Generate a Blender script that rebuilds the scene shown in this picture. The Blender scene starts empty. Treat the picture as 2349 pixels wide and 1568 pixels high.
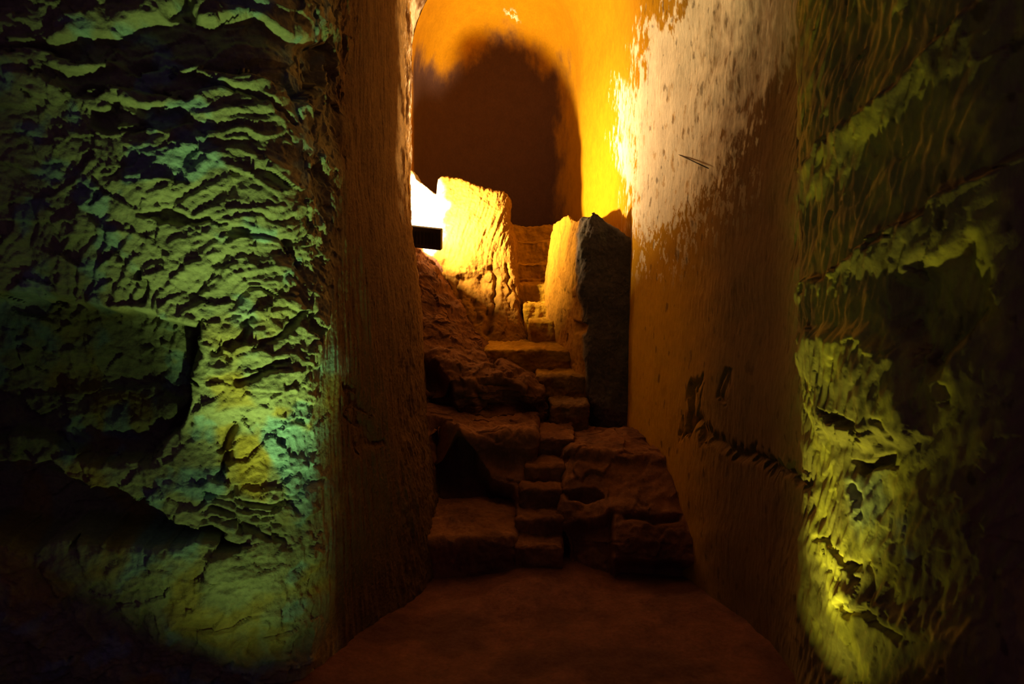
import bpy, math
import numpy as np
from mathutils import Vector, Matrix

# ------------------------------------------------------------------ camera
C = bpy.context.scene.collection
scene = bpy.context.scene
F = 1566.0                                   # focal length in pixels of the 2349 wide frame
CAM = np.array([0.0, 0.0, 1.70])
PITCH = math.radians(-4.0)
cp, sp = math.cos(PITCH), math.sin(PITCH)
FWD = np.array([0, cp, sp]); UP = np.array([0, -sp, cp]); RIGHT = np.array([1.0, 0, 0])

cam_data = bpy.data.cameras.new('camera')
cam_data.sensor_width = 36.0
cam_data.lens = F / 2349.0 * 36.0
cam_data.dof.use_dof = True
cam_data.dof.focus_distance = 5.6
cam_data.dof.aperture_fstop = 3.2
cam_data.clip_start = 0.05
cam = bpy.data.objects.new('camera', cam_data)
cam.location = CAM
cam.rotation_euler = (math.radians(90) + PITCH, 0, 0)
C.objects.link(cam)
scene.camera = cam

scene.view_settings.view_transform = 'Standard'
scene.view_settings.look = 'None'
scene.view_settings.gamma = 1.0
scene.view_settings.use_curve_mapping = False
scene.view_settings.exposure = 0.0

def at(px, py, d):
    """point on the ray through a photo pixel at world distance y = d"""
    u = (px - 1174.5) / F; v = (784.0 - py) / F
    r = FWD + RIGHT * u + UP * v
    return CAM + r * (d / r[1])

def project(P):
    q = P - CAM
    dz = q @ FWD
    dz = np.where(np.abs(dz) < 1e-3, 1e-3, dz)
    px = 1174.5 + F * (q @ RIGHT) / dz
    py = 784.0 - F * (q @ UP) / dz
    px = np.where(dz < 0.05, np.where(q[..., 0] < 0, -9999.0, 9999.0), px)
    return px, py

# ------------------------------------------------------------------ world and lights
world = bpy.data.worlds.new('world'); scene.world = world
world.use_nodes = True
bg = world.node_tree.nodes['Background']
bg.inputs['Color'].default_value = (0.60, 0.28, 0.75, 1)
bg.inputs['Strength'].default_value = 0.034

def aim(o, direction, up=(0, 0, 1)):
    z = -Vector(direction).normalized()
    x = Vector(up).cross(z).normalized()
    y = z.cross(x)
    o.rotation_euler = Matrix((x, y, z)).transposed().to_euler()

LAMP = at(984, 541, 5.71)
LAMP_N = np.array([0.49, 0.55, 0.65])
LAMP_N = LAMP_N / np.linalg.norm(LAMP_N)
def area(name, loc, direction, sx, sy, power, color, spread=180):
    l = bpy.data.lights.new(name, 'AREA'); l.shape = 'RECTANGLE'; l.size = sx; l.size_y = sy
    l.energy = power; l.color = color; l.spread = math.radians(spread)
    o = bpy.data.objects.new(name, l); o.location = loc; aim(o, direction); C.objects.link(o)
    return o
def spot(name, loc, direction, power, color, angle, blend, radius=0.03):
    l = bpy.data.lights.new(name, 'SPOT'); l.energy = power; l.color = color
    l.spot_size = math.radians(angle); l.spot_blend = blend; l.shadow_soft_size = radius
    o = bpy.data.objects.new(name, l); o.location = loc; aim(o, direction, (0, 1, 0.01)); C.objects.link(o)
    return o
area('amber_flood_light', LAMP + LAMP_N * 0.035, LAMP_N, 0.10, 0.06, 215, (1.0, 0.66, 0.28))
spot('green_uplight', (-0.86, 2.06, 0.05), (0.13, 0.34, 1.0), 165, (0.60, 1.0, 0.26), 62, 1.0, 0.015)
spot('green_uplight_spill', (-0.86, 2.06, 0.05), (0.14, 0.45, 1.0), 13, (0.60, 1.0, 0.26), 126, 1.0, 0.02)
spot('yellow_green_uplight', (1.02, 2.45, 0.06), (0.07, 0.06, 1.0), 50, (0.92, 1.0, 0.13), 50, 1.0, 0.012)
spot('yellow_green_uplight_spill', (1.02, 2.45, 0.06), (0.14, 0.06, 1.0), 6, (0.92, 1.0, 0.13), 92, 1.0, 0.012)

# ------------------------------------------------------------------ numpy noise
rng = np.random.RandomState(7)
_perm = rng.permutation(256); PERM = np.concatenate([_perm, _perm, _perm]).astype(np.int64)
_g = rng.normal(size=(256, 3)); GRAD = (_g / np.linalg.norm(_g, axis=1)[:, None]).astype(np.float32)

def perlin(p):
    shp = p.shape[:-1]; p = p.reshape(-1, 3)
    i = np.floor(p).astype(np.int64); f = (p - i).astype(np.float32); i &= 255
    w = f * f * f * (f * (f * 6 - 15) + 10)
    out = np.zeros(len(p), np.float32)
    for dx in (0, 1):
        a = PERM[(i[:, 0] + dx) & 255]; wx = w[:, 0] if dx else 1 - w[:, 0]
        for dy in (0, 1):
            b = PERM[a + ((i[:, 1] + dy) & 255)]; wy = w[:, 1] if dy else 1 - w[:, 1]
            for dz in (0, 1):
                h = PERM[b + ((i[:, 2] + dz) & 255)]; wz = w[:, 2] if dz else 1 - w[:, 2]
                g = GRAD[h]
                out += wx * wy * wz * (g[:, 0] * (f[:, 0] - dx) + g[:, 1] * (f[:, 1] - dy) + g[:, 2] * (f[:, 2] - dz))
    return (out * 1.6).reshape(shp)

def nz(P, s, off=0.0):
    s = np.asarray(s, float) * np.ones(3)
    return perlin(P * s + off)

def fbm(P, s, octv=4, gain=0.5, off=0.0):
    s = np.asarray(s, float) * np.ones(3); r = 0; a = 1.0
    for k in range(octv):
        r = r + a * perlin(P * s + off + k * 17.3); a *= gain; s = s * 2.03
    return r

def ridged(P, s, octv=3, off=0.0):
    s = np.asarray(s, float) * np.ones(3); r = 0; a = 1.0
    for k in range(octv):
        r = r + a * (1 - 2 * np.abs(perlin(P * s + off + k * 9.1))); a *= 0.5; s = s * 2.1
    return r

def facets(P, s, seed=0, tilt=1.0, step=0.5):
    """broken facets: every cell of a jittered grid is its own tilted plane"""
    shp = P.shape[:-1]
    p = (P * (np.asarray(s, float) * np.ones(3)) + seed * 13.7).reshape(-1, 3).astype(np.float32)
    i = np.floor(p).astype(np.int64)
    best = np.full(len(p), 1e9, np.float32); val = np.zeros(len(p), np.float32)
    J = np.random.RandomState(seed + 11).rand(256, 3).astype(np.float32)
    T = np.random.RandomState(seed + 12).uniform(-1, 1, (256, 3)).astype(np.float32); O = np.random.RandomState(seed + 13).uniform(-1, 1, 256).astype(np.float32)
    for dx in (-1, 0, 1):
        a = PERM[(i[:, 0] + dx) & 255]
        for dy in (-1, 0, 1):
            b = PERM[a + ((i[:, 1] + dy) & 255)]
            for dz in (-1, 0, 1):
                h = PERM[b + ((i[:, 2] + dz) & 255)]
                c = i + np.array([dx, dy, dz]) + J[h]
                e = (p - c).astype(np.float32); d = (e * e).sum(1)
                v = (e * T[h]).sum(1) * tilt + O[h] * step
                m = d < best
                best[m] = d[m]; val[m] = v[m]
    return val.reshape(shp)

def warp(P, s, a, off=0.0):
    return P + a * np.stack([nz(P, s, off), nz(P, s, off + 31.7), nz(P, s, off + 63.1)], -1)

def sstep(a, b, x):
    t = np.clip((x - a) / (b - a), 0, 1)
    return t * t * (3 - 2 * t)

def poly(px, py, pts, soft=10.0):
    """1 inside the outline, falling to 0 over `soft` outside"""
    pts = np.array(pts, float); n = len(pts)
    x0, y0 = pts.min(0) - soft * 2; x1, y1 = pts.max(0) + soft * 2
    out = np.zeros(px.shape)
    m = (px > x0) & (px < x1) & (py > y0) & (py < y1)
    if not m.any(): return out
    X = px[m]; Y = py[m]; d = np.full(X.shape, 1e9); s = np.zeros(X.shape, bool)
    for i in range(n):
        ax, ay = pts[i]; bx, by = pts[(i + 1) % n]; ex, ey = bx - ax, by - ay
        t = np.clip(((X - ax) * ex + (Y - ay) * ey) / (ex * ex + ey * ey + 1e-9), 0, 1)
        d = np.minimum(d, np.hypot(X - ax - t * ex, Y - ay - t * ey))
        c = ((ay > Y) != (by > Y)) & (X < (bx - ax) * (Y - ay) / (by - ay + 1e-12) + ax)
        s ^= c
    sd = np.where(s, -d, d)
    out[m] = 1 - sstep(-soft, soft, sd)
    return out

def stroke(px, py, pts, w):
    """1 on a polyline, falling off over width w"""
    pts = np.array(pts, float); d = np.full(px.shape, 1e9)
    for (ax, ay), (bx, by) in zip(pts[:-1], pts[1:]):
        ex, ey = bx - ax, by - ay
        t = np.clip(((px - ax) * ex + (py - ay) * ey) / (ex * ex + ey * ey + 1e-9), 0, 1)
        d = np.minimum(d, np.hypot(px - ax - t * ex, py - ay - t * ey))
    return np.exp(-(d / w) ** 2)

# ------------------------------------------------------------------ mesh builders
def mesh_from(name, V, Q, col, mat, parent=None):
    me = bpy.data.meshes.new(name)
    me.vertices.add(len(V)); me.vertices.foreach_set('co', np.ascontiguousarray(V, np.float32).ravel())
    me.loops.add(Q.size); me.loops.foreach_set('vertex_index', np.ascontiguousarray(Q, np.int32).ravel())
    me.polygons.add(len(Q)); me.polygons.foreach_set('loop_start', np.arange(0, Q.size, 4, dtype=np.int32))
    me.polygons.foreach_set('use_smooth', np.ones(len(Q), bool))
    me.update(calc_edges=True)
    if col is not None:
        a = me.color_attributes.new('Tint', 'FLOAT_COLOR', 'POINT')
        c = np.ones((len(V), 4), np.float32); c[:, :3] = col
        a.data.foreach_set('color', c.ravel())
    me.materials.append(mat)
    o = bpy.data.objects.new(name, me); C.objects.link(o)
    if parent: o.parent = parent
    return o

def quads(nr, nc, closed=False):
    r = np.arange(nr - 1)[:, None]; c = np.arange(nc if closed else nc - 1)[None, :]
    c2 = (c + 1) % nc
    return np.stack([r * nc + c, r * nc + c2, (r + 1) * nc + c2, (r + 1) * nc + c], -1).reshape(-1, 4)

def normals(V, closed=False):
    if closed:
        du = np.roll(V, -1, 1) - np.roll(V, 1, 1)
    else:
        du = np.gradient(V, axis=1)
    dv = np.gradient(V, axis=0)
    n = np.cross(du, dv)
    return n / (np.linalg.norm(n, axis=-1, keepdims=True) + 1e-9)

def take(V, Qall, keep):
    Q = Qall[keep]; used = np.unique(Q); mp = np.full(len(V), -1, np.int64); mp[used] = np.arange(len(used))
    return used, mp[Q]

def tag(o, label=None, cat=None, group=None, kind=None):
    if label: o['label'] = label
    if cat: o['category'] = cat
    if group: o['group'] = group
    if kind: o['kind'] = kind
    return o

def empty(name, loc):
    o = bpy.data.objects.new(name, None); o.location = loc; C.objects.link(o); return o

# ------------------------------------------------------------------ materials
def rock_material(name, bump=0.5, scale=(60, 60, 60), dist=0.006, mottling=0.25, rough=0.95):
    m = bpy.data.materials.new(name); m.use_nodes = True; nt = m.node_tree; nt.nodes.clear()
    N = nt.nodes.new; L = nt.links.new
    out = N('ShaderNodeOutputMaterial'); b = N('ShaderNodeBsdfPrincipled'); L(b.outputs[0], out.inputs[0])
    b.inputs['Roughness'].default_value = rough; b.inputs['Specular IOR Level'].default_value = 0.12
    at_ = N('ShaderNodeAttribute'); at_.attribute_name = 'Tint'
    tc = N('ShaderNodeTexCoord'); mp = N('ShaderNodeMapping'); L(tc.outputs['Object'], mp.inputs[0])
    mp.inputs['Scale'].default_value = scale
    n1 = N('ShaderNodeTexNoise'); n1.inputs['Scale'].default_value = 1.0; n1.inputs['Detail'].default_value = 6; n1.inputs['Roughness'].default_value = 0.65
    L(mp.outputs[0], n1.inputs['Vector'])
    n2 = N('ShaderNodeTexNoise'); n2.inputs['Scale'].default_value = 9.0; n2.inputs['Detail'].default_value = 8; n2.inputs['Roughness'].default_value = 0.7
    L(tc.outputs['Object'], n2.inputs['Vector'])
    mr = N('ShaderNodeMapRange'); mr.inputs[1].default_value = 0.3; mr.inputs[2].default_value = 0.7
    mr.inputs[3].default_value = 1 - mottling; mr.inputs[4].default_value = 1 + mottling
    L(n2.outputs[0], mr.inputs[0])
    mr2 = N('ShaderNodeMapRange'); mr2.inputs[1].default_value = 0.3; mr2.inputs[2].default_value = 0.65
    mr2.inputs[3].default_value = 1 - mottling; mr2.inputs[4].default_value = 1.08
    L(n1.outputs[0], mr2.inputs[0])
    mul = N('ShaderNodeMath'); mul.operation = 'MULTIPLY'; L(mr.outputs[0], mul.inputs[0]); L(mr2.outputs[0], mul.inputs[1])
    vm = N('ShaderNodeVectorMath'); vm.operation = 'SCALE'; L(at_.outputs['Color'], vm.inputs[0]); L(mul.outputs[0], vm.inputs['Scale'])
    L(vm.outputs[0], b.inputs['Base Color'])
    bp = N('ShaderNodeBump'); bp.inputs['Strength'].default_value = bump; bp.inputs['Distance'].default_value = dist
    L(n1.outputs[0], bp.inputs['Height']); L(bp.outputs[0], b.inputs['Normal'])
    return m

def plain(name, color, rough=0.6, metal=0.0):
    m = bpy.data.materials.new(name); m.use_nodes = True; nt = m.node_tree
    b = nt.nodes['Principled BSDF']; b.inputs['Roughness'].default_value = rough; b.inputs['Metallic'].default_value = metal
    n = nt.nodes.new('ShaderNodeTexNoise'); n.inputs['Scale'].default_value = 40
    r = nt.nodes.new('ShaderNodeValToRGB')
    r.color_ramp.elements[0].color = tuple(c * 0.8 for c in color) + (1,); r.color_ramp.elements[1].color = tuple(c * 1.15 for c in color) + (1,)
    nt.links.new(n.outputs[0], r.inputs[0]); nt.links.new(r.outputs[0], b.inputs['Base Color'])
    return m

M_LEFT = rock_material('carved sandstone', 0.9, (45, 45, 45), 0.010, 0.22)
M_RIGHT = rock_material('grooved sandstone', 0.8, (70, 70, 22), 0.005, 0.13)
M_VAULT = rock_material('ochre plastered rock', 0.5, (60, 60, 40), 0.003, 0.10)
M_FLOOR = rock_material('trodden earth', 0.7, (50, 50, 50), 0.008, 0.25)
M_ROCK = rock_material('weathered rock', 0.8, (55, 55, 38), 0.007, 0.16)
M_BLACK = plain('black painted metal', (0.012, 0.009, 0.012), 0.75)
M_RUST = plain('rusty iron', (0.035, 0.02, 0.014), 0.8, 0.3)
M_GLASS = plain('lamp glass', (0.6, 0.55, 0.5), 0.2)

OCHRE = np.array([0.34, 0.19, 0.012]); PALE = np.array([0.84, 0.75, 0.66]); BROWN = np.array([0.155, 0.088, 0.045]); PLASTER = np.array([0.46, 0.235, 0.006])
SAND = np.array([0.36, 0.33, 0.19]); TEAL = np.array([0.30, 0.44, 0.44]); MUST = np.array([0.46, 0.29, 0.05])

def mix(a, b, t):
    t = np.asarray(t)[..., None]
    return a * (1 - t) + b * t

# ------------------------------------------------------------------ wall surfaces
def spline(pts, ds):
    """Catmull-Rom through plan points, resampled every ds metres (ds may be a list per point)"""
    pts = np.array(pts, float); out = []
    P = np.vstack([2 * pts[0] - pts[1], pts, 2 * pts[-1] - pts[-2]])
    for i in range(1, len(P) - 2):
        p0, p1, p2, p3 = P[i - 1:i + 3]
        n = max(3, int(np.hypot(*(p2 - p1)[:2]) / ds(p1)))
        t = np.linspace(0, 1, n, endpoint=False)[:, None]
        out.append(0.5 * (2 * p1 + (p2 - p0) * t + (2 * p0 - 5 * p1 + 4 * p2 - p3) * t ** 2 + (3 * p1 - p0 - 3 * p2 + p3) * t ** 3))
    out.append(P[-2:-1])
    return np.vstack(out)

XC = -0.08; ZS = 3.88; HARCH = 1.15; YA = 6.9
def wall_grid(plan, zstep, flare):
    """plan: (n,2). rows go up the wall to the springing, then over the vault to the axis"""
    zr = np.concatenate([np.arange(-0.12, 2.7, zstep), np.linspace(2.7, ZS, 110, endpoint=False)])
    ph = np.linspace(0, math.pi / 2, 200)
    n = len(plan); X = plan[:, 0][None, :]; Y = plan[:, 1][None, :]
    rows = []
    fx = flare(X[0][None, :] * 1.0, Y[0][None, :], zr[:, None])
    lowx = X + fx; V1 = np.stack([lowx, np.broadcast_to(Y, lowx.shape), np.broadcast_to(zr[:, None], lowx.shape)], -1)
    topx = X + flare(X[0][None, :], Y[0][None, :], np.full((1, 1), ZS))
    cy = np.minimum(Y, YA)
    c = np.cos(ph)[:, None]; s = np.sin(ph)[:, None]
    V2 = np.stack([XC + (topx - XC) * c, cy + (Y - cy) * c, ZS + HARCH * s + 0 * topx], -1)
    V = np.vstack([V1, V2])
    return V, len(zr)

# ---- left wall
plan_left = spline([(-3.4, 0.3), (-3.2, 1.3), (-2.7, 2.1), (-2.15, 2.42), (-1.62, 2.60), (-1.25, 2.68), (-1.0, 2.78), (-0.87, 2.92), (-0.815, 3.15),
                    (-0.80, 3.5), (-0.765, 4.0), (-0.745, 4.6), (-0.80, 5.45), (-0.83, 5.53), (-0.93, 5.60), (-0.98, 5.85), (-1.0, 6.9)],
                   lambda p: 0.0055 if 1.7 < p[1] < 5.1 else 0.02)
def flare_left(X, Y, Z):
    a = np.interp(Z, [0, 0.6, 0.95, 1.6, 1.95, 2.3, 3.5], [0.30, 0.20, 0.13, 0.08, 0.045, 0.0, 0.01])
    return a * sstep(3.0, 4.1, Y) * (1 - sstep(5.5, 5.8, Y)) + 0.0 * X

def arcs(px, py, P):
    """chisel terraces sweeping over the bulge of the left wall"""
    xc, yc = 640.0, 880.0
    a = np.where(px < xc, 1.0 + 0.8 * sstep(380, 60, py), 0.45 + 0.5 * sstep(300, 0, py))
    wob = 34 * nz(P, 4.0, 3.1) + 15 * nz(P, 13.0, 8.0) + 8 * facets(P, 12, 5, 0.0, 1.0)
    r = np.hypot((px - xc) / a, (yc - py)) + wob
    d = 0
    for per, am, o in ((54.0, 0.9, 0.0), (25.0, 0.42, 0.37)):
        ph = r / per + o + 0.7 * nz(P, 1.9, 5.5 + o)
        f = ph - np.floor(ph)
        saw = np.where(f < 0.80, f / 0.80, (1 - f) / 0.20)
        d = d + am * (saw - 0.5)
    amp = 0.75 + 0.9 * nz(P, 5.0, 40.0)
    return d * np.clip(amp, 0.08, 1.5)

def disp_left(P, px, py):
    rough = 1 - sstep(735, 800, px + 25 * nz(P, 8.0, 2.0) - 30 * sstep(600, 0, py) + 40 * sstep(500, 900, py))
    up = sstep(870, 760, py)
    d = rough * up * 0.020 * arcs(px, py, P)
    d += rough * 0.17 * sstep(760, 560, px) * np.maximum(P[..., 2] - 1.15, 0) * (1 - 0.5 * sstep(2.4, 3.4, P[..., 2]))
    WP = warp(P, 9, 0.03, 3.0)
    fc = facets(WP, (9, 9, 13), 1, 1.0, 0.5)
    fs = facets(WP, (24, 24, 34), 2, 1.0, 0.5)
    d += rough * (0.040 * fbm(P, 2.2, 3) + 0.020 * fc + 0.006 * fs + 0.0035 * fbm(P, 38, 3))
    # vertical tool strokes, lower half
    low = rough * (1 - up)
    left_ = sstep(620, 480, px)
    st = nz(WP, (30, 30, 6), 7.0)
    d += low * (0.008 * ridged(WP, (14, 14, 3.2), 2, 7.0) * (0.25 + 0.75 * left_) + 0.004 * st)
    # the smooth grooved passage side
    sm = 1 - rough
    d += sm * (0.012 * fbm(P, (3, 3, 1.5), 3, off=2.0) + 0.0045 * fbm(P, (34, 34, 3.0), 3) + 0.002 * fbm(P, 60, 2))
    # edge of the passage wall, rough and chipped
    ed = sstep(900, 935, px)
    d += ed * 0.012 * fbm(P, (20, 20, 9), 3, off=11.0)
    w = 14 * nz(P, 9, 1.5)
    X = px + w; Y = py + 14 * nz(P, 9, 21.5)
    # long ledge and hollow under it
    X = X + 14 * facets(P, 9, 8, 0.0, 1.0); Y = Y + 10 * facets(P, 11, 9, 0.0, 1.0)
    Y2 = py + 14 * nz(P, 5, 21.5) + 8 * facets(P, 11, 9, 0.0, 1.0)
    d -= (0.16 - 0.08 * sstep(860, 1000, Y)) * poly(X, Y2, [(-700, 672), (0, 680), (120, 688), (250, 702), (330, 726), (455, 742), (470, 800), (430, 960), (340, 1060), (200, 1060), (80, 1000), (-700, 1000)], 12)
    d -= 0.30 * poly(X, Y, [(-700, 1010), (90, 1060), (190, 1100), (290, 1140), (380, 1185), (470, 1215), (560, 1236), (420, 1240), (170, 1236), (-700, 1236)], 9)
    d += 0.035 * rough * sstep(1225, 1262, Y) * (1 - sstep(1400, 1650, Y)) * (1 - sstep(480, 700, px))
    # deep dark streaks near the top
    d -= 0.085 * poly(X, Y, [(60, 160), (210, 140), (420, 100), (440, 30), (480, 100), (560, 80), (640, 110), (760, 100), (760, 190), (650, 230), (520, 180), (380, 200), (200, 170)], 9)
    d -= 0.060 * poly(X, Y, [(130, 200), (360, 185), (430, 200), (520, 215), (590, 260), (640, 300), (520, 210), (410, 250), (330, 235), (200, 250)], 9)
    d -= 0.055 * poly(X, Y, [(260, 280), (440, 275), (460, 310), (340, 330), (250, 310)], 8)
    d -= 0.050 * poly(X, Y, [(350, 490), (410, 480), (460, 500), (530, 520), (480, 525), (400, 515)], 6)
    # cracks
    for pts, wd, dep in ([(545, 975), (520, 1020), (512, 1085)], 9, 0.07), ([(350, 615), (338, 690)], 7, 0.05), \
                        ([(462, 740), (448, 860), (425, 960), (385, 1010)], 7, 0.05), ([(655, 560), (700, 620)], 6, 0.04), \
                        ([(590, 795), (640, 770), (700, 720)], 6, 0.04), ([(500, 805), (545, 770), (565, 740)], 8, 0.04), \
                        ([(560, 870), (620, 840), (655, 830)], 7, 0.05), ([(480, 1170), (560, 1205), (660, 1245)], 6, 0.04), \
                        ([(560, 1150), (620, 1145), (670, 1160)], 7, 0.03), ([(800, 900), (850, 1010)], 18, 0.02):
        d -= dep * stroke(X, Y, pts, wd)
    for yy in (1140, 1160, 1180, 1200):
        d -= 0.022 * stroke(X, Y, [(470, yy - 10), (560, yy + 6), (640, yy)], 5)
    return d

V, nlow = wall_grid(plan_left, 0.0055, flare_left)
# rows bottom->top, columns near->far on the left side: normal must look to +x
N = normals(V); N = np.where((N[..., :1] * 1.0) < -2, N, N)
if N[200, 300, 0] < 0: N = -N
px, py = project(V)
D = disp_left(V, px, py)
W = V + N * D[..., None]
LEFT_S = W[::2, ::2].reshape(-1, 3)
n1 = fbm(V, 1.6, 4, off=50.0); n2 = fbm(V, 5.0, 4, off=60.0)
rough = 1 - sstep(735, 800, px + 25 * n2)
col = mix(BROWN, SAND, rough)
col = mix(col, TEAL, 0.75 * rough * sstep(0.15, 0.45, n2 + 0.3 * n1))
col = mix(col, MUST, 0.7 * rough * sstep(0.12, 0.35, nz(V, 4.0, 80.0) + 0.3 * n2) * sstep(600, 900, py))
wx = px + 16 * n2; wy = py + 16 * nz(V, 6, 90.0)
for pts, cc, k in ([(545, 1010), (600, 1000), (625, 1060), (600, 1140), (540, 1140)], MUST, 0.9), \
                  ([(470, 860), (560, 850), (570, 930), (500, 940)], MUST, 0.7), \
                  ([(495, 980), (535, 980), (525, 1040), (500, 1030)], MUST, 0.8), \
                  ([(620, 930), (680, 940), (660, 970), (620, 960)], MUST, 0.8), \
                  ([(680, 970), (715, 980), (700, 1000)], MUST, 0.8), \
                  ([(420, 1070), (510, 1070), (512, 1130), (470, 1160), (400, 1120)], TEAL, 0.9), \
                  ([(610, 960), (700, 980), (735, 1060), (720, 1150), (660, 1150), (630, 1070)], TEAL, 0.95), \
                  ([(220, 940), (270, 930), (300, 1020), (220, 1010)], TEAL, 0.8), \
                  ([(720, 800), (780, 800), (790, 860), (730, 850)], TEAL, 0.8), \
                  ([(580, 1430), (660, 1430), (640, 1510), (560, 1500)], MUST, 0.6):
    col = mix(col, cc, k * poly(wx, wy, pts, 10))
col = mix(col, PALE * 0.9, sstep(-0.5, 0.2, n2) * sstep(910, 924, px + 6 * n2) * sstep(540, 360, py) * 0.95)  # lamplight on the passage wall end brightened in the colour
col = col * (1 - 0.5 * poly(wx, wy, [(-900, 690), (250, 705), (330, 730), (462, 742), (460, 860), (420, 960), (380, 1010), (330, 1060), (200, 1060), (60, 1060), (-900, 1060)], 14))[..., None]  # hollow under the ledge darkened in the colour to deepen its shade
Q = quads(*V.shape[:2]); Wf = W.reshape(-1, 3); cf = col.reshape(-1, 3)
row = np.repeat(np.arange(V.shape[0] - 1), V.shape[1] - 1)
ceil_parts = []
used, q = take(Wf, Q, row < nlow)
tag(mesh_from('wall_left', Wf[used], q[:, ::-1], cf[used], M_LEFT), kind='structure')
used, q = take(Wf, Q, row >= nlow)
ceil_parts.append((Wf[used], q[:, ::-1], cf[used]))

# ---- right wall and the rounded far end
plan_right = spline([(3.3, 1.3), (2.1, 1.75), (1.62, 1.90), (1.42, 1.97), (1.33, 2.12), (1.26, 2.35), (1.215, 2.6), (1.20, 2.76), (1.235, 2.83),
                     (1.27, 3.05), (1.20, 3.6), (1.07, 4.2), (0.94, 4.7), (0.875, 5.0), (0.865, 5.6), (0.80, 6.3), (0.70, 6.9),
                     (0.66, 7.4), (0.52, 7.8), (0.25, 8.02), (-0.2, 8.08), (-0.62, 7.98), (-0.9, 7.7), (-1.0, 7.3), (-1.0, 6.85)],
                    lambda p: (0.0055 if 1.85 < p[1] < 5.1 else 0.010) if p[0] < 2.0 else 0.03)
ncol_wall = int(np.argmin(np.abs(plan_right[:, 1] - 6.9) + 5 * (plan_right[:, 0] < 0)))
def flare_right(X, Y, Z):
    a = -0.05 * np.exp(-np.maximum(Z, 0) / 0.5) * sstep(2.9, 3.8, Y)
    b = 0.10 * sstep(0.8, 3.5, Z) * sstep(5.0, 4.0, Y) * sstep(2.6, 3.4, Y)
    return np.where(X > 0.5, a + b, 0 * a)

def disp_right(P, px, py):
    near = sstep(1760, 1880, px)
    mid = sstep(1480, 1640, px)
    d = 0.025 * fbm(P, 1.6, 3, off=5.0) * (0.3 + 0.7 * mid)
    d += (0.35 + 0.65 * mid) * (0.0018 * fbm(P, (34, 34, 8), 3, off=9.0))
    # slanting chisel strokes on the near buttress
    S = P.copy(); S[..., 1] = P[..., 1] + 0.30 * P[..., 2]
    d += near * (0.06 * np.maximum(P[..., 2] - 1.0, 0) * sstep(3.4, 2.6, P[..., 1]) + 0.006 * facets(warp(S, 8, 0.03), (12, 26, 8), 3, 1.0, 0.4) + 0.009 * nz(S, (26, 48, 13), 6.0) + 0.02 * fbm(P, 3, 2, off=77.0))
    X = px + 14 * nz(P, 8, 1.5) + 7 * facets(S, (9, 22, 7), 15, 0, 1.0); Y = py + 14 * nz(P, 8, 31.5) + 12 * facets(S, (9, 22, 7), 16, 0, 1.0)
    # ridge with a hollow band above it running up to the right
    for (ax, ay), (bx, by), am, fall in (((1780, 730), (2260, 430), 0.042, 150.0), ((1800, 470), (2260, 60), 0.025, 120.0)):
        t = ((bx - ax) * (Y - ay) - (by - ay) * (X - ax)) / math.hypot(bx - ax, by - ay)   # > 0 below the line
        d += sstep(1830, 1920, px) * am * np.where(t > 0, np.exp(-np.maximum(t, 0) / fall), 1 - sstep(0, 14, -t))
    d -= near * 0.07 * poly(X, Y, [(2090, 640), (2250, 560), (2270, 700), (2150, 860), (2100, 760)], 22)
    d += near * 0.05 * poly(X, Y, [(1850, 790), (1900, 760), (2030, 760), (2100, 820), (2130, 980), (2100, 1010), (1900, 990), (1870, 900)], 25)
    d -= 0.05 * poly(X, Y, [(1910, 925), (1950, 935), (1985, 960), (2005, 992), (1985, 985), (1950, 960)], 4)
    d -= 0.05 * poly(X, Y, [(1960, 1060), (2060, 1045), (2060, 1075), (1985, 1085)], 9)
    d += 0.02 * stroke(X, Y, [(1925, 1355), (2000, 1385), (2090, 1440)], 22) - 0.03 * stroke(X, Y, [(1930, 1385), (2000, 1420), (2060, 1450)], 9)
    for pts, wd, dep in ([(1604, 870), (1590, 920), (1570, 1000)], 7, 0.05), ([(1668, 850), (1660, 920)], 5, 0.015), \
                        ([(1590, 960), (1630, 1010), (1690, 1040), (1750, 1050), (1800, 1085), (1860, 1100)], 11, 0.03), \
                        ([(1890, 1240), (1930, 1270), (1970, 1300)], 7, 0.03), ([(1965, 1120), (1975, 1180)], 7, 0.03), \
                        ([(1955, 1290), (1965, 1330)], 6, 0.03), ([(1995, 1300), (1998, 1370)], 5, 0.02), ([(1960, 830), (1962, 870)], 5, 0.02), \
                        ([(2050, 960), (2060, 1000)], 8, 0.03), ([(2170, 890), (2172, 910)], 8, 0.03):
        d -= dep * stroke(X, Y, pts, wd)
    return d

V, nlow = wall_grid(plan_right, 0.0055, flare_right)
N = normals(V)
if N[200, 600, 0] > 0: N = -N
px, py = project(V)
D = disp_right(V, px, py)
W = V + N * D[..., None]
RIGHT_S = W[::2, ::2].reshape(-1, 3)
n1 = fbm(V, 1.5, 4, off=150.0); n2 = fbm(V, (6.0, 6.0, 3.0), 5, off=160.0, gain=0.6); n3 = fbm(V, (20, 20, 9), 4, gain=0.65, off=170.0)
mid = sstep(1500, 1700, px)
col = mix(PLASTER, BROWN, mid)
col = mix(col, np.array([0.34, 0.26, 0.10]), sstep(1750, 1900, px))
back_shade = sstep(0.66, 0.45, V[..., 0] + 0.06 * n2) * sstep(6.9, 7.2, V[..., 1]) * sstep(4.30, 4.0, V[..., 2] + 0.1 * n2 - 0.42 * np.exp(-((V[..., 0] + 0.10) / 0.45) ** 2))
col = mix(col, np.array([0.09, 0.05, 0.05]), back_shade)  # block's shadow on the back wall deepened in its colour
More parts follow.
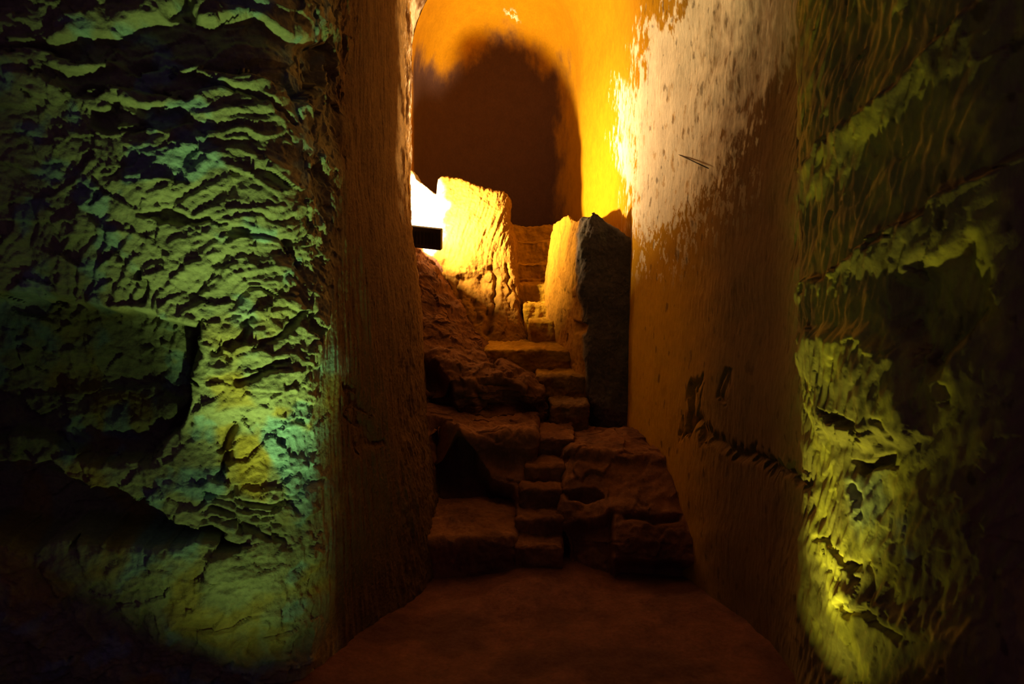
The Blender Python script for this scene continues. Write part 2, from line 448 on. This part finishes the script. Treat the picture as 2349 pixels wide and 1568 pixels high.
# pale bloom on the stone, flaked away at its lower end and along its far edge
pl = poly(px + 26 * n3 + 20 * n2, py + 40 * n3 + 20 * n2, [(1500, 45), (1520, 60), (1575, 0), (1600, -400), (2000, -400), (1830, 60), (1760, 190), (1690, 330), (1640, 420), (1560, 470),
                  (1510, 520), (1455, 540), (1448, 420), (1452, 250), (1470, 120)], 9)
pl2 = poly(px + 24 * n3, py + 30 * n3, [(1425, 180), (1440, 190), (1440, 300), (1450, 420), (1425, 400), (1412, 340), (1425, 290), (1415, 240)], 6)
pl3 = sstep(0.34, 0.40, n3 + 0.3 * n2) * poly(px, py, [(1450, 480), (1700, 300), (1760, 420), (1640, 560), (1500, 640), (1450, 600)], 50)
holes = 0.6 * sstep(0.55, 0.65, n3) * poly(px, py, [(1450, 300), (1700, 0), (1800, 300), (1500, 540)], 60)
pale = np.clip(np.maximum(np.maximum(pl, pl2), pl3) - 0.8 * holes, 0, 1)
pale_falloff = sstep(1580, 1790, px + 60 * n2 + 60 * n3 + 0.15 * (py - 100))  # lamp falloff towards the camera put into the colour, with patchy wear
pale = pale * (1 - 0.8 * pale_falloff)
pale = np.maximum(pale, 0.9 * sstep(0.25, 0.35, n3) * poly(px, py, [(1155, 20), (1180, 22), (1192, 50), (1170, 48)], 6))
col = mix(col, PALE, pale)
n4 = nz(V, (30, 30, 12), 200.0)
dk = sstep(0.52, 0.66, n4 + 0.3 * n3) * sstep(1440, 1500, px)
col = mix(col, BROWN * 0.5, 0.6 * dk)
col = mix(col, np.array([0.50, 0.52, 0.40]), 0.7 * poly(px + 20 * n2, py + 20 * n2, [(1950, 1090), (2050, 1080), (2080, 1200), (2100, 1290), (1990, 1270), (1960, 1180)], 14))
col = mix(col, np.array([0.60, 0.48, 0.10]), 0.7 * sstep(1830, 1900, px) * sstep(0.0, 0.4, n2))
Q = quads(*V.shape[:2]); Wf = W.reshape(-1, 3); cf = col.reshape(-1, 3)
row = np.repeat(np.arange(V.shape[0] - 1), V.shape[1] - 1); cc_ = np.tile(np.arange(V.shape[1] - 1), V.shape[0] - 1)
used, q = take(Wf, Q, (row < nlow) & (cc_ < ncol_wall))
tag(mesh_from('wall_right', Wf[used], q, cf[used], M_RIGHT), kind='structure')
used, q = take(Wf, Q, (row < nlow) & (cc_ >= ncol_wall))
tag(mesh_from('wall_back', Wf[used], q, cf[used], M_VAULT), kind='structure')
used, q = take(Wf, Q, row >= nlow)
ceil_parts.append((Wf[used], q, cf[used]))
o1 = len(ceil_parts[0][0])
tag(mesh_from('ceiling', np.vstack([ceil_parts[0][0], ceil_parts[1][0]]), np.vstack([ceil_parts[0][1], ceil_parts[1][1] + o1]),
              np.vstack([ceil_parts[0][2], ceil_parts[1][2]]), M_VAULT), kind='structure')

# ---- floor
xs = np.linspace(-3.2, 3.6, 500); ys = np.concatenate([np.linspace(0.0, 2.6, 80, endpoint=False), np.linspace(2.6, 4.9, 330)])
X, Y = np.meshgrid(xs, ys); V = np.stack([X, Y, 0 * X], -1)
V[..., 2] = 0.030 * fbm(V, 1.1, 3) + 0.010 * fbm(V, 7, 4) + 0.05 * sstep(0.25, -0.1, np.abs(X - 0.2) - 0.2) * sstep(3.5, 4.0, Y) \
            + 0.25 * sstep(0.5, -0.2, X + 1.05 + 0.0 * Y) * sstep(2.0, 2.8, Y) * 0.3
c = mix(np.array([0.20, 0.085, 0.07]), np.array([0.13, 0.058, 0.055]), sstep(-0.3, 0.4, fbm(V, 2.5, 4, off=5)))
tag(mesh_from('floor', V.reshape(-1, 3), quads(*X.shape), c.reshape(-1, 3), M_FLOOR), kind='structure')

# ------------------------------------------------------------------ rock solids
def rock(name, corners, z0, top, mat, tint, disp, ds=0.008, n=8, rr=0.03, parent=None, label=None, cat=None, group=None):
    """solid with a quad-shaped section. corners(z)-> 4 plan points (front-left, front-right, back-right, back-left), arrays over z.
    top(x, y) -> height of its upper surface."""
    c0 = np.array([np.asarray(k, float) for k in corners(np.array([z0]))]).reshape(4, 2)
    per = sum(np.hypot(*(c0[i] - c0[(i + 1) % 4])) for i in range(4))
    na = max(48, int(per / ds)); na -= na % 4; k = na // 4
    t = np.linspace(-1, 1, k, endpoint=False)
    sx = np.concatenate([t, np.ones(k), -t, -np.ones(k)]); sy = np.concatenate([-np.ones(k), t, np.ones(k), -t])
    g = (np.abs(sx) ** n + np.abs(sy) ** n) ** (1.0 / n); sx = sx / g; sy = sy / g
    cen = c0.mean(0); zt = float(np.max(top(c0[:, 0], c0[:, 1]))); h = zt - z0
    nzr = max(8, int(h / ds))
    hw = 0.25 * per / 2
    rows = [(f, 1.0, 0.0) for f in np.linspace(0, 1, nzr)]
    for a in np.linspace(0, math.pi / 2, 8)[1:]:
        rows.append((1.0, 1 - rr * (1 - math.cos(a)) / hw, rr * math.sin(a)))
    s_end = 1 - rr / hw
    for s in np.linspace(s_end, 0.01, max(8, int(hw / ds)))[1:]:
        rows.append((1.0, s, rr))
    R = np.array(rows)
    zg = z0 + R[:, 0] * h
    Cn = [np.asarray(q, float) for q in corners(zg)]       # each (nrow,2)
    SX = sx[None, :] * R[:, 1:2]; SY = sy[None, :] * R[:, 1:2]
    def bil(SX, SY):
        a = (1 - SX) / 2; b = (1 + SX) / 2; e = (1 - SY) / 2; f = (1 + SY) / 2
        return [(a * e) * Cn[0][:, i:i + 1] + (b * e) * Cn[1][:, i:i + 1] + (b * f) * Cn[2][:, i:i + 1] + (a * f) * Cn[3][:, i:i + 1] for i in (0, 1)]
    X, Y = bil(SX, SY)
    T = top(X, Y)
    Z = z0 + (T - rr - z0) * R[:, 0:1] + R[:, 2:3]
    V = np.stack([X, Y, Z], -1)
    Nn = normals(V, True)
    mr = len(R) // 2
    chk = np.sum(Nn[nzr // 2, :, :2] * (V[nzr // 2, :, :2] - V[nzr // 2, :, :2].mean(0)))
    flip = chk < 0
    if flip: Nn = -Nn
    Nn[-2:] = (0, 0, 1)
    px, py = project(V)
    W = V + Nn * disp(V, px, py, Nn)[..., None]
    col = tint(V, px, py)
    q = quads(*V.shape[:2], closed=True)
    if flip: q = q[:, ::-1]
    o = mesh_from(name, W.reshape(-1, 3), q, col.reshape(-1, 3), mat, parent)
    tag(o, label, cat, group)
    return o

def prof(pts, d):
    """(py, px) pairs seen at distance d -> x as a function of z"""
    P = np.array([at(b, a, d) for a, b in pts]); i = np.argsort(P[:, 2])
    return lambda z: np.interp(z, P[i, 2], P[i, 0])
def zprof(pts):
    P = sorted(pts); return lambda z: np.interp(z, [p[0] for p in P], [p[1] for p in P])
def topprof(pts, d):
    """(px, py) pairs along a skyline seen at distance d -> z as a function of x"""
    P = np.array([at(a, b, d) for a, b in pts]); i = np.argsort(P[:, 0])
    return lambda x, y: np.interp(x, P[i, 0], P[i, 2])
def cst(*pts):
    return lambda z: [np.stack([np.full(np.shape(z), p[0]), np.full(np.shape(z), p[1])], -1) for p in pts]

def tint_ochre(V, px, py):
    n = fbm(V, 6, 4, off=300.0)
    return mix(OCHRE * 0.7, OCHRE * np.array([0.6, 0.58, 0.6]), sstep(-0.2, 0.5, n))
def tint_brown(V, px, py):
    n = fbm(V, 4, 4, off=310.0)
    return mix(np.array([0.23, 0.105, 0.055]), np.array([0.15, 0.07, 0.048]), sstep(-0.2, 0.5, n))

# ---- the big lit block beside the lamp
xr = prof([(430, 1166), (480, 1180), (560, 1183), (640, 1188), (700, 1197), (760, 1214), (850, 1228)], 6.2)
fy = zprof([(0.6, 5.80), (1.25, 5.86), (1.6, 6.0), (1.95, 6.13), (2.9, 6.22)])
def block_corners(z):
    f = fy(z)
    return [np.stack([np.full(z.shape, -1.42), f - 0.12], -1), np.stack([xr(z), f + 0.02], -1),
            np.stack([xr(z) + 0.02, f * 0 + 6.95], -1), np.stack([np.full(z.shape, -1.42), f * 0 + 6.95], -1)]
btop = topprof([(880, 370), (930, 385), (945, 392), (953, 410), (968, 420), (990, 437), (1001, 446), (1004, 409), (1012, 403), (1050, 408), (1080, 418), (1100, 428), (1140, 436), (1166, 440)], 6.2)
def block_disp(V, px, py, N):
    up = sstep(640, 560, py + 20 * nz(V, 5, 3.0))
    S = V.copy(); S[..., 0] = V[..., 0] + 0.10 * np.sin(V[..., 2] * 4)
    d = up * (0.011 * nz(S, (34, 10, 5), 4.0) + 0.006 * ridged(S, (30, 20, 7), 2, 6.0)) * sstep(1000, 1030, px)
    d += 0.022 * fbm(V, 3.0, 3, off=2.0) + (1 - up) * 0.020 * fbm(V, (9, 9, 5), 4, off=8.0) + 0.004 * fbm(V, 40, 3) + 0.010 * facets(warp(V, 9, 0.03), (9, 9, 6), 4, 1.0, 0.4) * (1.3 - up)
    X = px + 8 * nz(V, 12, 4); Y = py + 8 * nz(V, 12, 14)
    for pts, wd, dep in ([(1131, 620), (1140, 670), (1128, 720), (1118, 760)], 7, 0.07), ([(1090, 690), (1100, 740)], 5, 0.03), \
                        ([(1020, 600), (1028, 680), (1040, 720)], 5, 0.02), ([(1050, 640), (1056, 690)], 4, 0.025), ([(1165, 610), (1172, 700)], 4, 0.03):
        d -= dep * stroke(X, Y, pts, wd)
    d -= 0.04 * poly(X, Y, [(1040, 640), (1120, 620), (1140, 690), (1095, 700), (1050, 690)], 12)
    return d
def tint_block(V, px, py):
    n = fbm(V, 7, 4, off=350.0)
    c = mix(np.array([0.20, 0.105, 0.016]), np.array([0.15, 0.075, 0.012]), sstep(-0.2, 0.5, n))
    return mix(c, PALE * 0.6, poly(px + 14 * n, py + 20 * n, [(850, 370), (1000, 400), (1018, 470), (1010, 540), (990, 590), (930, 600), (850, 600)], 14))  # paler left stone, also carrying the lamp's white hot spot in its colour
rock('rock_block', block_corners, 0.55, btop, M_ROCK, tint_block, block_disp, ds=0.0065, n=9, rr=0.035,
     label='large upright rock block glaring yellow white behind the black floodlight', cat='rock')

# ---- upright slab on the right
sl = prof([(480, 1338), (560, 1330), (650, 1330), (700, 1338), (740, 1342), (800, 1346), (940, 1352), (1000, 1362)], 5.1)
sr = prof([(480, 1475), (800, 1472), (1000, 1460)], 5.0)
sb = prof([(520, 1263), (560, 1254), (640, 1244), (700, 1246), (800, 1250)], 6.15)
def slab_corners(z):
    return [np.stack([sl(z), z * 0 + 5.18], -1), np.stack([sr(z), z * 0 + 5.02], -1), np.stack([z * 0 + 0.93, z * 0 + 6.2], -1), np.stack([sb(z), z * 0 + 6.2], -1)]
_tf = topprof([(1340, 492), (1355, 489), (1368, 478), (1378, 484), (1400, 510), (1443, 548)], 5.05)
_tb = topprof([(1255, 545), (1268, 530), (1300, 508), (1330, 494), (1400, 500)], 6.15)
def slab_top(x, y):
    t = sstep(5.1, 5.7, y)
    xb = 0.3 + (x - 0.3) * 1.0
    back = np.interp(x, [0.28, 0.37, 0.46, 0.56], [float(_tb(0.32, 0)), 2.33, 2.35, 2.12])
    return _tf(x, y) * (1 - t) + back * t
def slab_disp(V, px, py, N):
    side = sstep(-0.3, -0.8, N[..., 0])
    d = 0.02 * fbm(V, 3.5, 3, off=22.0) + 0.004 * fbm(V, 30, 3)
    edge = poly(px, py, [(1305, 480), (1350, 480), (1340, 640), (1335, 670), (1300, 650)], 10)
    S = V.copy(); S[..., 1] = V[..., 1] + 0.35 * V[..., 2]
    d += edge * 0.014 * nz(S, (12, 26, 7), 3.0) + side * 0.008 * nz(V, (8, 12, 8), 5) + side * 0.008 * facets(V, (9, 9, 6), 7, 1.0, 0.4)
    d -= 0.06 * poly(px, py, [(1318, 738), (1345, 745), (1340, 765), (1325, 760)], 6)
    return d
def slab_tint(V, px, py):
    n = fbm(V, (8, 8, 2.5), 4, off=330.0)
    c = mix(np.array([0.29, 0.145, 0.012]), np.array([0.23, 0.11, 0.01]), sstep(-0.2, 0.5, n))
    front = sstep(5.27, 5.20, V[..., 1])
    c = mix(c, np.array([0.10, 0.085, 0.085]), front)  # front face turned from the lamp, its shade put into the colour
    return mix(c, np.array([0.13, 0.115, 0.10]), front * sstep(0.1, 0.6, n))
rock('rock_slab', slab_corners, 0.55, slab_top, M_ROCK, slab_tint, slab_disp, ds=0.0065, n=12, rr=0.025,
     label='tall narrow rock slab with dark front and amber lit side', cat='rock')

# ---- middle outcrop: rough slope left of the climbing steps
def oc_top(x, y):
    z = np.interp(y, [4.8, 4.88, 4.97, 5.1, 5.4, 5.8, 6.3], [0.80, 0.95, 1.08, 1.13, 1.15, 1.17, 1.2])
    lift = np.interp(x, [-0.85, -0.62, -0.45, -0.15], [0.86, 0.62, 0.36, 0.0]) * np.interp(y, [5.0, 5.8, 6.3], [0.0, 1.0, 1.3])
    return z + lift - 0.10 * sstep(-0.05, 0.25, x)
def oc_disp(V, px, py, N):
    d = 0.035 * fbm(V, (4, 4, 6), 4, off=42.0) + 0.022 * facets(warp(V, 6, 0.04), (6, 6, 9), 5, 1.0, 0.5) + 0.007 * facets(V, (18, 18, 24), 6, 1.0, 0.5) + 0.004 * fbm(V, 40, 2)
    X = px + 10 * nz(V, 8, 4); Y = py + 10 * nz(V, 8, 14)
    d -= 0.16 * poly(X, Y, [(960, 835), (1005, 840), (1030, 880), (1045, 945), (985, 945), (975, 900)], 8)
    d -= 0.07 * poly(X, Y, [(1092, 865), (1180, 868), (1200, 910), (1240, 945), (1100, 950), (1088, 900)], 8)
    d -= 0.04 * stroke(X, Y, [(1120, 825), (1160, 850), (1200, 857)], 5)
    return d
rock('rock_outcrop', cst((-0.95, 4.88), (0.26, 4.97), (0.12, 6.3), (-1.1, 6.3)), 0.5, oc_top, M_ROCK, lambda V, px, py: tint_brown(V, px, py) * 0.6, oc_disp, ds=0.008, n=14, rr=0.05,
     label='rough brown rock slope below the glowing block, left of the climbing steps', cat='rock')

# ---- climbing steps
def step_disp(seed, amp=0.014):
    def f(V, px, py, N):
        worn = -0.03 * np.exp(-((px - 1215) / 25.0) ** 2) * (py < 640)
        return amp * fbm(V, (7, 7, 9), 4, off=seed * 3.7) + 0.010 * nz(V, (22, 22, 5), seed * 2.0) + 0.003 * fbm(V, 45, 2) + worn
    return f
def steps(rows, name_group, label, tint, depth_back, zdrop, root_at):
    root = empty('rock_cut_staircase', root_at)
    tag(root, label, 'staircase')
    for i, (pyf, d, pl, pr, run) in enumerate(rows):
        A = at(pl, pyf, d); B = at(pr, pyf, d); z = A[2]
        x0, x1 = A[0], B[0]
        slope = 0.10
        top = (lambda z, d: (lambda x, y: z + slope * (y - d) + 0 * x))(z, d)
        c = cst((x0 - root_at[0], d - root_at[1]), (x1 - root_at[0], d - root_at[1]), (x1 + 0.02 - root_at[0], d + run - root_at[1]), (x0 - root_at[0], d + run - root_at[1]))
        o = rock('step', cst((x0, d), (x1, d), (x1 + 0.02, d + run), (x0, d + run)), z - zdrop, top, M_ROCK, tint, step_disp(i + 1), ds=0.007, n=16, rr=0.022, parent=root)
        o.matrix_parent_inverse = Matrix.Translation(-Vector(root_at))
    return root
def tint_steps(V, px, py):
    n = fbm(V, 5, 4, off=340.0)
    c = mix(OCHRE, OCHRE * 0.8, sstep(-0.2, 0.5, n))
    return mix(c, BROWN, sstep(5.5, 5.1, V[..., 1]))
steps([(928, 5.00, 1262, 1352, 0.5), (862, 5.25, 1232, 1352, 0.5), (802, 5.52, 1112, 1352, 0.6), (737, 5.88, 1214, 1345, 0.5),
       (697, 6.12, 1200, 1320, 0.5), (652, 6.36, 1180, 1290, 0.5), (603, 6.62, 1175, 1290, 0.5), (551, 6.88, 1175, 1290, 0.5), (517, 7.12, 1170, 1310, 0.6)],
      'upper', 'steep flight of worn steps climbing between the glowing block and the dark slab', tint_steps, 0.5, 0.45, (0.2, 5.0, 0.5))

# ---- lower ledge
def lm_top(x, y):
    return np.interp(y, [4.1, 4.45, 4.6, 4.8, 5.1], [0.66, 0.72, 0.77, 0.80, 0.84]) + 0 * x + 0.05 * sstep(-0.2, -0.6, x)
def lm_corners(z):
    f = np.interp(z, [0, 0.3, 0.5, 0.75], [4.26, 4.32, 4.40, 4.56])
    return [np.stack([z * 0 - 0.80, f], -1), np.stack([np.interp(z, [0, .4, .75], [0.035, 0.07, 0.19]), f], -1), np.stack([z * 0 + 0.2, z * 0 + 5.15], -1), np.stack([z * 0 - 0.85, z * 0 + 5.15], -1)]
def lm_disp(V, px, py, N):
    d = 0.03 * fbm(V, 4, 4, off=62.0) + 0.012 * facets(warp(V, 6, 0.04), (7, 7, 9), 7, 1.0, 0.5) + 0.006 * fbm(V, 24, 3)
    X = px + 6 * nz(V, 8, 4); Y = py + 6 * nz(V, 8, 14)
    d -= 0.30 * poly(X, Y, [(900, 965), (1010, 965), (1045, 985), (1070, 1015), (1095, 1060), (1120, 1100), (1150, 1118), (1176, 1124), (1176, 1186), (1100, 1200), (900, 1200)], 9)
    return d
rock('rock_ledge', lm_corners, -0.1, lm_top, M_ROCK, tint_brown, lm_disp, ds=0.007, n=14, rr=0.05,
     label='brown rock ledge with a rounded dark hollow, left of the lower steps', cat='rock', group=None)
def bt(x, y): return 0.235 + 0.16 * (y - 3.98) + 0 * x
rock('rock_bench', cst((-0.66, 3.98), (0.03, 4.0), (0.06, 4.6), (-0.75, 4.6)), -0.1, bt, M_ROCK, tint_brown,
     lambda V, px, py, N: 0.025 * fbm(V, 5, 4, off=72.0) + 0.005 * fbm(V, 30, 2), ds=0.008, n=12, rr=0.05,
     label='low knee high rock bench at the floor beneath the rounded dark hollow', cat='rock')
def rm_corners(z):
    f = np.interp(z, [0, 0.3, 0.5, 0.75], [4.00, 4.08, 4.20, 4.52])
    return [np.stack([np.interp(z, [0, .4, .75], [0.275, 0.285, 0.37]), f + 0.02], -1), np.stack([z * 0 + 1.32, f - 0.12], -1), np.stack([z * 0 + 1.1, z * 0 + 5.1], -1), np.stack([z * 0 + 0.33, z * 0 + 5.1], -1)]
def rm_top(x, y):
    return np.interp(y, [4.1, 4.5, 4.75, 5.1], [0.60, 0.68, 0.70, 0.71]) + 0 * x
def rm_disp(V, px, py, N):
    d = 0.04 * fbm(V, 2.6, 4, off=82.0) + 0.012 * facets(warp(V, 6, 0.04), (6, 6, 8), 8, 1.0, 0.5) + 0.007 * fbm(V, 20, 3)
    X = px + 6 * nz(V, 8, 4); Y = py + 6 * nz(V, 8, 14)
    d -= 0.09 * poly(X, Y, [(1290, 1130), (1330, 1122), (1360, 1118), (1385, 1140), (1345, 1146), (1305, 1146)], 5)
    d -= 0.05 * stroke(X, Y, [(1400, 1180), (1396, 1240), (1400, 1320)], 7)
    d -= 0.10 * poly(X, Y, [(1280, 1215), (1395, 1190), (1400, 1330), (1280, 1330)], 14)
    d -= 0.05 * stroke(X, Y, [(1440, 1185), (1500, 1195), (1560, 1185)], 7)
    d -= 0.12 * poly(X, Y, [(1420, 1290), (1650, 1300), (1660, 1380), (1400, 1370)], 14)
    return d
rock('rock_ledge', rm_corners, -0.1, rm_top, M_ROCK, tint_brown, rm_disp, ds=0.008, n=12, rr=0.07,
     label='broad rounded brown rock ledge right of the lower steps, carrying the dark slab', cat='rock')
steps([(1252, 4.00, 1178, 1290, 0.4), (1188, 4.15, 1184, 1290, 0.4), (1120, 4.30, 1194, 1292, 0.4), (1068, 4.45, 1206, 1296, 0.4), (1004, 4.64, 1228, 1320, 0.5)],
      'lower', 'small dim flight of five steps cut through the lower ledge', tint_brown, 0.4, 0.35, (0.16, 4.1, 0.0))

# ------------------------------------------------------------------ floodlight
def box(name, R, loc, size, mat, parent, bev=0.004):
    import bmesh
    bm = bmesh.new(); bmesh.ops.create_cube(bm, size=1.0)
    for v in bm.verts: v.co = Vector((v.co.x * size[0], v.co.y * size[1], v.co.z * size[2]))
    bmesh.ops.bevel(bm, geom=bm.edges[:], offset=bev, segments=2, affect='EDGES')
    M = R.to_4x4(); M.translation = loc
    bm.transform(M)
    me = bpy.data.meshes.new(name); bm.to_mesh(me); bm.free(); me.materials.append(mat)
    o = bpy.data.objects.new(name, me); C.objects.link(o); o.parent = parent
    return o
def rod(name, a, b, r, mat, parent=None):
    import bmesh
    a = Vector(a); b = Vector(b); bm = bmesh.new()
    bmesh.ops.create_cone(bm, cap_ends=True, segments=10, radius1=r, radius2=r * 0.8, depth=(b - a).length)
    q = (b - a).to_track_quat('Z', 'Y').to_matrix().to_4x4(); q.translation = (a + b) / 2
    bm.transform(q)
    me = bpy.data.meshes.new(name); bm.to_mesh(me); bm.free(); me.materials.append(mat)
    for p in me.polygons: p.use_smooth = True
    o = bpy.data.objects.new(name, me); C.objects.link(o)
    if parent: o.parent = parent
    return o

LC = at(978, 545, 5.65)
fl = empty('floodlight', LC)
tag(fl, 'black rectangular floodlight seen from behind, against the glowing block', 'lamp')
fn = Vector((0.22, 0.86, 0.30)).normalized()
fx_ = Vector((0.985, -0.10, -0.085)); fx_ = (fx_ - fn * fx_.dot(fn)).normalized(); fz_ = fx_.cross(fn).normalized()
R = Matrix((fx_, fn, fz_)).transposed()
box('housing', R, (0, 0, 0), (0.266, 0.05, 0.176), M_BLACK, fl)
for k in range(7):
    box('cooling_fin', R, R @ Vector((-0.09 + 0.03 * k, -0.030, 0)), (0.004, 0.016, 0.11), M_BLACK, fl, 0.001)
box('lamp_glass', R, R @ Vector((0, 0.028, 0)), (0.22, 0.004, 0.12), M_GLASS, fl, 0.001)
box('latch', R, R @ Vector((-0.02, 0.0, -0.079)), (0.035, 0.03, 0.014), M_BLACK, fl, 0.002)
p0 = Vector(LC)
rod('bracket', R @ Vector((-0.13, 0.0, 0.055)), R @ Vector((-0.30, 0.05, 0.075)), 0.005, M_BLACK, fl)
rod('bracket', R @ Vector((-0.13, 0.0, -0.045)), R @ Vector((-0.30, 0.05, -0.03)), 0.005, M_BLACK, fl)

# ------------------------------------------------------------------ small irons in the walls
def surface_y(S, x, y):
    px, py = project(S); m = (np.abs(px - x) < 8) & (np.abs(py - y) < 8)
    return float(np.median(S[m][:, 1])) if m.any() else 4.0
dR = surface_y(RIGHT_S, 1555, 353); dL = surface_y(LEFT_S, 612, 745); dL0 = surface_y(LEFT_S, 613, 702)
r1 = rod('iron_rod', at(1555, 353, dR + 0.01), at(1625, 386, surface_y(RIGHT_S, 1625, 386) - 0.04), 0.004, M_RUST)
tag(r1, 'thin slanting iron rod sticking out of the pale patch on the right wall', 'rod')
r2 = rod('iron_pin', at(613, 702, min(dL, dL0) - 0.03), at(611, 745, dL + 0.01), 0.0035, M_RUST)
tag(r2, 'short upright iron pin in the green lit left wall', 'pin')
